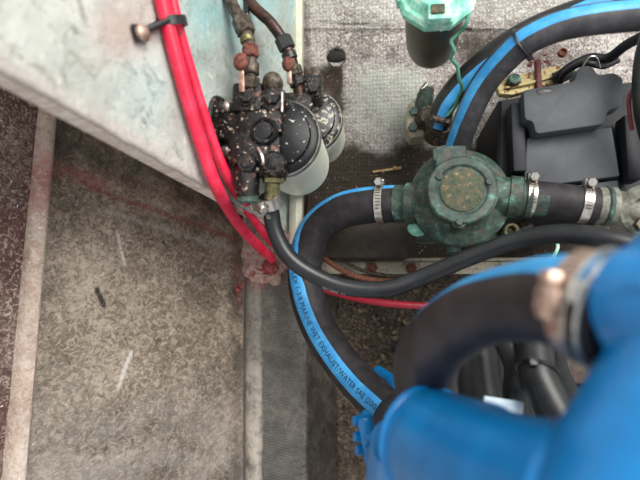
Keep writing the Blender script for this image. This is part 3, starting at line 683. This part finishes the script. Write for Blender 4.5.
# ------------------------------------------------------------------ cup strainer at the top
t = thing('cup_filter', 'dark round filter cup under a bright green corroded cap at the top edge', 'filter', P(428,45,.48))
ca = P(437,-10,.385)
MB().lathe(ca, P(431,46,.478)-ca, [(.0265,.0),(.0265,.01),(.0262,.06),(.0252,.085),(.023,.096),(.017,.101),(.0001,.103)], 48).build('cup', M['cup'], t)
mb = MB().lathe(ca, Z, [(.028,-.010),(.0345,-.007),(.0355,.001),(.0325,.004),(.0295,.005),(.0225,.012),(.010,.016),(.0001,.017)], 10)
cp = mb.build('cap', M['verd_bright'], t, ang=20)
MB().box(P(439,14,.375), (.019,.016,.013), bev=.002).build('cap_tab', M['verd_bright'], cp)
MB().box(P(438,9,.368), (.011,.008,.003), bev=.0008).build('tab_face', M['verd_face'], cp, label='rusty face of the cap tab')
for i in range(8):
    a = i*math.pi/4+.2; q = ca+Vector((math.cos(a), math.sin(a), 0))*.033
    if i % 2 == 0: MB().box(q+Z*.001, (.004,.010,.012), (Vector((math.cos(a),math.sin(a),0)), Vector((-math.sin(a),math.cos(a),0)), Z), .001).build('cap_lug', M['verd_bright'], cp)
hose('bonding_wire', 'crinkled green corroded wire hanging from the green cap down to the hose clamp', 'wire',
     [(470,10,.385),(466,24,.39),(459,33,.40),(451,41,.405),(454,50,.41),(451,58,.42),(457,66,.43),(459,78,.44),(462,88,.45),(458,98,.46),(455,106,.47),(447,116,.475)], .0017, simple('green_wire', (74,132,112), (100,164,140), 160, .6), 10, 8)

# seacock / valve with clamp left of the hoses
t = thing('seacock', 'lumpy corroded green and brown seacock left of the striped hoses', 'valve', P(420,118,.55))
pl = [P(x,y,.535) for x,y in ((407,106),(413,98),(424,99),(430,108),(430,124),(424,135),(411,137),(405,128))]
MB().prism(pl, Z, .03, .003).build('flange', M['bar'], t)
MB().lathe(P(428,118,.53), Z, [(.014,-.02),(.015,0),(.012,.008),(.010,.012),(.0001,.013)], 8).build('valve_body', M['bronze_pipe'], t)
MB().lathe(P(425,98,.53), Y*.9+Z*.5+X*.2, [(.0095,-.012),(.0095,.004),(.008,.006),(.008,.010),(.006,.013)], 6).build('stem_nut', M['verd'], t)
MB().box(P(424,86,.515), (.010,.0035,.003), (Vector((.7,.7,0)), Vector((-.7,.7,0)), Z), .0006).build('glint_bar', M['steel'], t)  # small steel bar added as the white glint above the stem nut
for (x,y) in ((414,112),(413,128)): MB().hexnut(P(x,y,.532), Z, .0055, .005).build('bolt', M['verd'], t)
MB().lathe(P(440,124,.515), P(446,103,.49)-P(440,124,.515), [(.014,-.02),(.014,.0),(.0115,.002),(.0115,.012)], 24).build('hose_tail', M['bronze_pipe'], t)
f0 = f3[5]; clamp('small green stained clamp on the lower end of the rear striped hose', f0[0], f0[1], .0120, .006, -Y-X*.3+Z*.6, .0042, mat=M['bronze_pipe'], slots=False)

# ------------------------------------------------------------------ grey plastic box
t = thing('battery_box', 'dark grey plastic box with a notched lid at the upper right', 'box', P(570,140,.6))
def poly(l, D): return [P(x, y, D) for x, y in l]
MB().prism(poly([(499,100),(522,96),(578,88),(640,80),(650,90),(650,205),(520,210),(497,180)], .465), Z, .13, .003).build('case', M['plastic_dark'], t)
def rnd(l, r=4.5, k=5):
    out = []; n = len(l)
    for i in range(n):
        a, b, c = Vector(l[i-1]), Vector(l[i]), Vector(l[(i+1) % n]); d1 = min(r, (a-b).length*.45); d2 = min(r, (c-b).length*.45)
        p, q = b+(a-b).normalized()*d1, b+(c-b).normalized()*d2
        for j in range(k+1):
            s = j/k; z = p*(1-s)**2+b*2*s*(1-s)+q*s*s; out.append((z.x, z.y))
    return out
lid_out = [(523,90),(575,81),(577,69),(583,65),(593,66),(598,75),(614,72),(624,78),(622,107),(608,110),(605,124),(536,134),(533,121),(525,120)]
ld = MB(); LP = poly(rnd(lid_out), .43)
def ngon_slab(mb, LP, h, bev):
    c = sum(LP, Vector())/len(LP); m = len(LP); up = []
    for i, p in enumerate(LP):
        tg = (LP[(i+1) % m]-LP[i-1]); nn = Vector((-tg.y, tg.x, 0)).normalized()
        up.append(p+nn*bev*ngon_slab.sgn)
    ar = sum(LP[i].x*LP[(i+1) % m].y-LP[(i+1) % m].x*LP[i].y for i in range(m))
    if ar < 0:
        up = [p - (u-p) for p, u in zip(LP, up)]
    rg = [[p-Z*h for p in LP], [p-Z*bev for p in LP], [p.lerp(u, .3)-Z*bev*.3 for p, u in zip(LP, up)], up]
    return mb.rings(rg)
ngon_slab.sgn = 1
ngon_slab(ld, LP, .016, .0014); ld.build('lid', M['plastic'], t, ang=25)
mb = MB(); ngon_slab(mb, poly(rnd([(527,138),(612,127),(620,176),(524,188)], 2), .446), .02, .001); mb.build('lower_cover', M['plastic'], t, ang=25)
mb = MB(); ngon_slab(mb, poly(rnd([(540,190),(618,180),(622,205),(540,212)], 2), .45), .02, .001); mb.build('lower_cover', M['plastic'], t, ang=25)
mb = MB(); sl = poly(rnd([(536,89.5),(551,87),(552.5,92),(538,95)], 2.2), .4296); ngon_slab(mb, sl, .002, .0003); mb.build('slot', M['tiny'], t)
MB().box(P(516,140,.452), (.012,.065,.02), bev=.002).build('side_rail', M['plastic_dark'], t)
MB().box(P(628,150,.45), (.012,.06,.02), bev=.003).build('side_rail', M['plastic_dark'], t)

# yellow plate with bolts behind the box
t = thing('yellow_bracket', 'rust-spotted pale yellow metal bracket behind the grey box', 'bracket', P(530,85,.52))
MB().prism(poly([(496,86),(505,78),(558,65),(564,67),(566,80),(512,95),(500,94)], .495), Z, .008, .001).build('plate', M['yellow'], t)
MB().tube([P(505,88,.493), P(530,83,.492), P(560,74,.493)], .0016, 8, 4).build('plate_ridge', M['yellow'], t)
MB().lathe(P(513.5,81,.492), Z, [(.0068,-.004),(.0068,.003),(.0055,.006),(.0001,.0075)], 8).build('bolt', M['verd'], t, label='green corroded bolt')
MB().box(P(538,76,.492), (.005,.033,.008), (X.lerp(Y,-.05).normalized(), Y, Z), .001).build('strap', simple('maroon_strap', (90,36,40), (120,60,56), 200, .6), t, label='maroon strap over the plate')
MB().lathe(P(562,76,.49), X+Y*.3, [(.006,-.008),(.007,0),(.006,.006),(.004,.012)], 12).build('terminal', M['verd'], t)
mb = MB()
for i in range(10): mb.sphere(P(528+i*2.6+random.uniform(-2,2), 61+random.uniform(-6,6), .506), random.uniform(.0018,.0034), 7, (1,random.uniform(.5,1),.5))
tag(mb.build('rust_flakes', simple('maroon_rust', (92,44,46), (150,110,104), 300, .8, bstr=1), kind='stuff'), 'maroon rust flakes above the yellow bracket', 'rust')
tag(MB().lathe(P(563,52,.505), Z, [(.0045,-.004),(.0045,.001),(.003,.0016),(.0025,-.001)], 14).build('eyelet', M['rust']), 'small rusty ring screw above the yellow bracket', 'screw')
hose('black_wire', 'black wiring loom running behind the grey box lid to the right edge', 'wire', [(556,78,.485),(572,66,.47),(590,58,.465),(608,58,.46),(628,44,.44),(660,28,.42)], .0045, M['plastic_dark'], 12)
hose('black_wire', 'black looped wire just above the notch of the grey lid', 'wire', [(560,82,.48),(566,72,.47),(580,64,.46),(592,64,.455),(604,66,.46),(618,60,.46)], .003, M['tiny'], 10)
hose('thin_wire', 'thin pale wire loop standing above the grey lid', 'wire', [(583,66,.45),(590,57,.445),(597,58,.445),(600,68,.45)], .0008, M['steel'], 8)
hose('conduit', 'thick dark conduit running down the right edge beside the grey box', 'conduit', [(672,-10,.40),(656,22,.40),(645,60,.40),(644,100,.40),(652,140,.41),(674,190,.42)], .008, M['black_hose'], 24)
hose('thin_wire', 'thin maroon wire on the dark conduit at the right edge', 'wire', [(646,60,.40),(636,85,.405),(629,100,.41),(632,130,.42)], .0018, simple('maroon_wire', (130,50,60), (110,40,50), 100, .5), 8)

# ------------------------------------------------------------------ pale flange with bolts
t = thing('engine_flange', 'pale rusty metal flange strip with bolts under the bronze strainer', 'flange', P(410,268,.56))
A, B = P(300,268,.555), P(560,268,.555)
MB().box(A.lerp(B,.5), ((B-A).length,.014,.006), bev=.0015).box(A.lerp(B,.5)+Y*.0095-Z*.018, ((B-A).length,.004,.04), bev=.001).build('strip', M['bar'], t)
for x in (372, 411, 452): MB().hexnut(P(x,268,.552), Z, .0066, .005).lathe(P(x,268,.5465), Z, [(.0032,-.003),(.0032,.002),(.0022,.003)], 10).build('bolt', M['rust'], t, label='rusty bolt')
# dark engine mount pad left of the pump
tag(MB().box(P(362,238,.56), (.105,.055,.07), bev=.006).build('mounting_block', simple('dirty_block', (50,44,38), (66,58,48), 60, .8, bstr=.5, dirt=(28,24,20), dsc=40)), 'dark dirty block beneath the striped hose left of the strainer', 'block')
tag(MB().box(P(387,170,.587), (.036,.003,.003), (Vector((.99,.12,0)), Vector((-.12,.99,0)), Z), .001).sphere(P(395,168,.585), .003, 8).build('wood_splinter', simple('tan_splinter', (196,170,120), (150,110,70), 200, .7, bstr=1)), 'small tan splinter lying in the shadow above the strainer hose', 'splinter')

# ------------------------------------------------------------------ blue engine
t = thing('engine_manifold', 'glossy bright blue painted engine pipe with elbow filling the lower right corner', 'engine pipe', P(600,430,.3))
def fused(name, mat, parent, build, vox=.0012, it=6):
    mb = MB(); build(mb); o = mb.build(name, mat, parent)
    m = o.modifiers.new('r', 'REMESH'); m.mode = 'VOXEL'; m.voxel_size = vox; m.use_smooth_shade = True
    s = o.modifiers.new('s', 'SMOOTH'); s.iterations = it; s.factor = .6
    return o
def bl(mb):
    mb.tube(pts([(618,310,.198),(648,308,.19),(692,320,.182),(711,360,.18),(676,440,.18),(636,520,.18),(595,640,.18)]), [.0205,.0235,.027,.029,.031,.033,.035], 48, 8)
    mb.tube(pts([(440,447,.285),(480,470,.25),(540,498,.215),(600,520,.19)]), [.030,.030,.031,.033], 48, 8)
    mb.tube(pts([(690,262,.20),(695,290,.19),(690,340,.18)]), [.022,.028,.03], 40, 8)
fused('manifold_body', M['blue'], t, bl)
A, B = P(428,442,.30), P(472,460,.265)
MB().lathe(A, B-A, [(.030,-.001),(.0322,-.0006),(.033,.0008),(.0324,.0024),(.0308,.0034),(.0304,.02),(.030,.05)], 56).build('elbow_lip', M['blue'], t)
MB().tube(pts([(404,445,.33),(396,480,.35),(394,540,.36)]), [.022,.021,.021], 32, 6).build('lower_branch', M['blue'], t)
MB().box(P(369,440,.41), (.012,.044,.03), (Vector((.97,.2,0)), Vector((-.2,.97,0)), Z), .005).build('flange', M['blue'], t)
for (x,y) in ((357,421),(358,437),(360,450)): MB().hexnut(P(x+3,y,.405), Vector((-1,.1,.5)), .0042, .006).build('bolt', M['blue'], t)
for (x,y) in ((370,436),(370,450)): MB().lathe(P(x,y,.393), Z, [(.0042,-.003),(.0042,.001),(.003,.003)], 12).build('screw', M['blue'], t)
MB().tube(pts([(378,372,.50),(389,380,.48),(397,392,.45)]), .0065, 20, 5).build('hose_spigot', M['blue'], t)

# black engine block and the hoses in the gap
t = thing('engine_block', 'dark engine block low between the blue pipes', 'engine', P(600,420,.65))
MB().box(P(600,430,.575), (.34,.25,.11), bev=.008).build('block', M['plastic_dark'], t)
MB().box(P(560,366,.515), (.06,.03,.03), bev=.004).build('bracket', simple('brown_bracket', (80,66,56), (56,46,40), 150, .7, bstr=.6), t)
hose('thick_hose', 'thick black hose standing left in the gap between the blue pipes', 'hose', [(470,320,.46),(474,350,.45),(478,385,.445),(484,425,.44),(488,470,.44)], .0205, M['black_hose'], 30)
hose('wiring_conduit', 'black conduit bending down in the gap, left of the tied one', 'conduit', [(496,325,.40),(508,345,.39),(517,368,.385),(516,395,.39),(520,430,.40)], .0095, M['black_hose'], 22)
g1, gf = hose('wiring_conduit', 'black conduit held by a tie in the gap between the blue pipes', 'conduit', [(534,325,.38),(535,350,.37),(538,375,.36),(548,398,.355),(566,430,.35)], .0125, M['black_hose'], 24)
hose('wiring_conduit', 'narrow black conduit right of the tied one in the gap', 'conduit', [(552,325,.41),(556,350,.41),(560,372,.415),(575,400,.42)], .007, M['black_hose'], 18)
q = gf[18]; t = thing('zip_tie', 'black zip tie round the conduit in the gap', 'zip tie', q[0]); MB().torus(q[0], q[1]+q[3]*.25, .0135, .0014, 30, 6).build('band', M['tiny'], t)
MB().box(q[0]+q[2]*.0125+q[3]*.007, (.006,.006,.005), (q[1],q[3],q[2]), .001).build('head', M['tiny'], t)
tag(MB().box(P(503,405,.37), (.028,.009,.004), (Vector((.98,-.12,0)), Vector((.12,.98,0)), Z), .001).build('tape_tag', M['white']), 'small pale blue white tag above the blue elbow in the gap', 'tag')
for o in bpy.data.objects:
    if '_w' in o: del o['_w']
GROUPS = {'hose_clamp': 'steel clamps on the hoses', 'battery_cable': 'red cables', 'striped_hose': 'blue striped hoses over the grey box',
          'wiring_conduit': 'black conduits in the gap between the blue pipes', 'thin_wire': 'thin loose wires', 'thin_pipe': 'thin pipes by the flange',
          'fuel_pipe': 'fuel pipes with valve knobs', 'zip_tie': 'black zip ties', 'black_wire': 'black wires behind the grey box'}
for o in bpy.data.objects:
    k = o.name.split('.')[0]
    if o.parent is None and k in GROUPS: o['group'] = GROUPS[k]
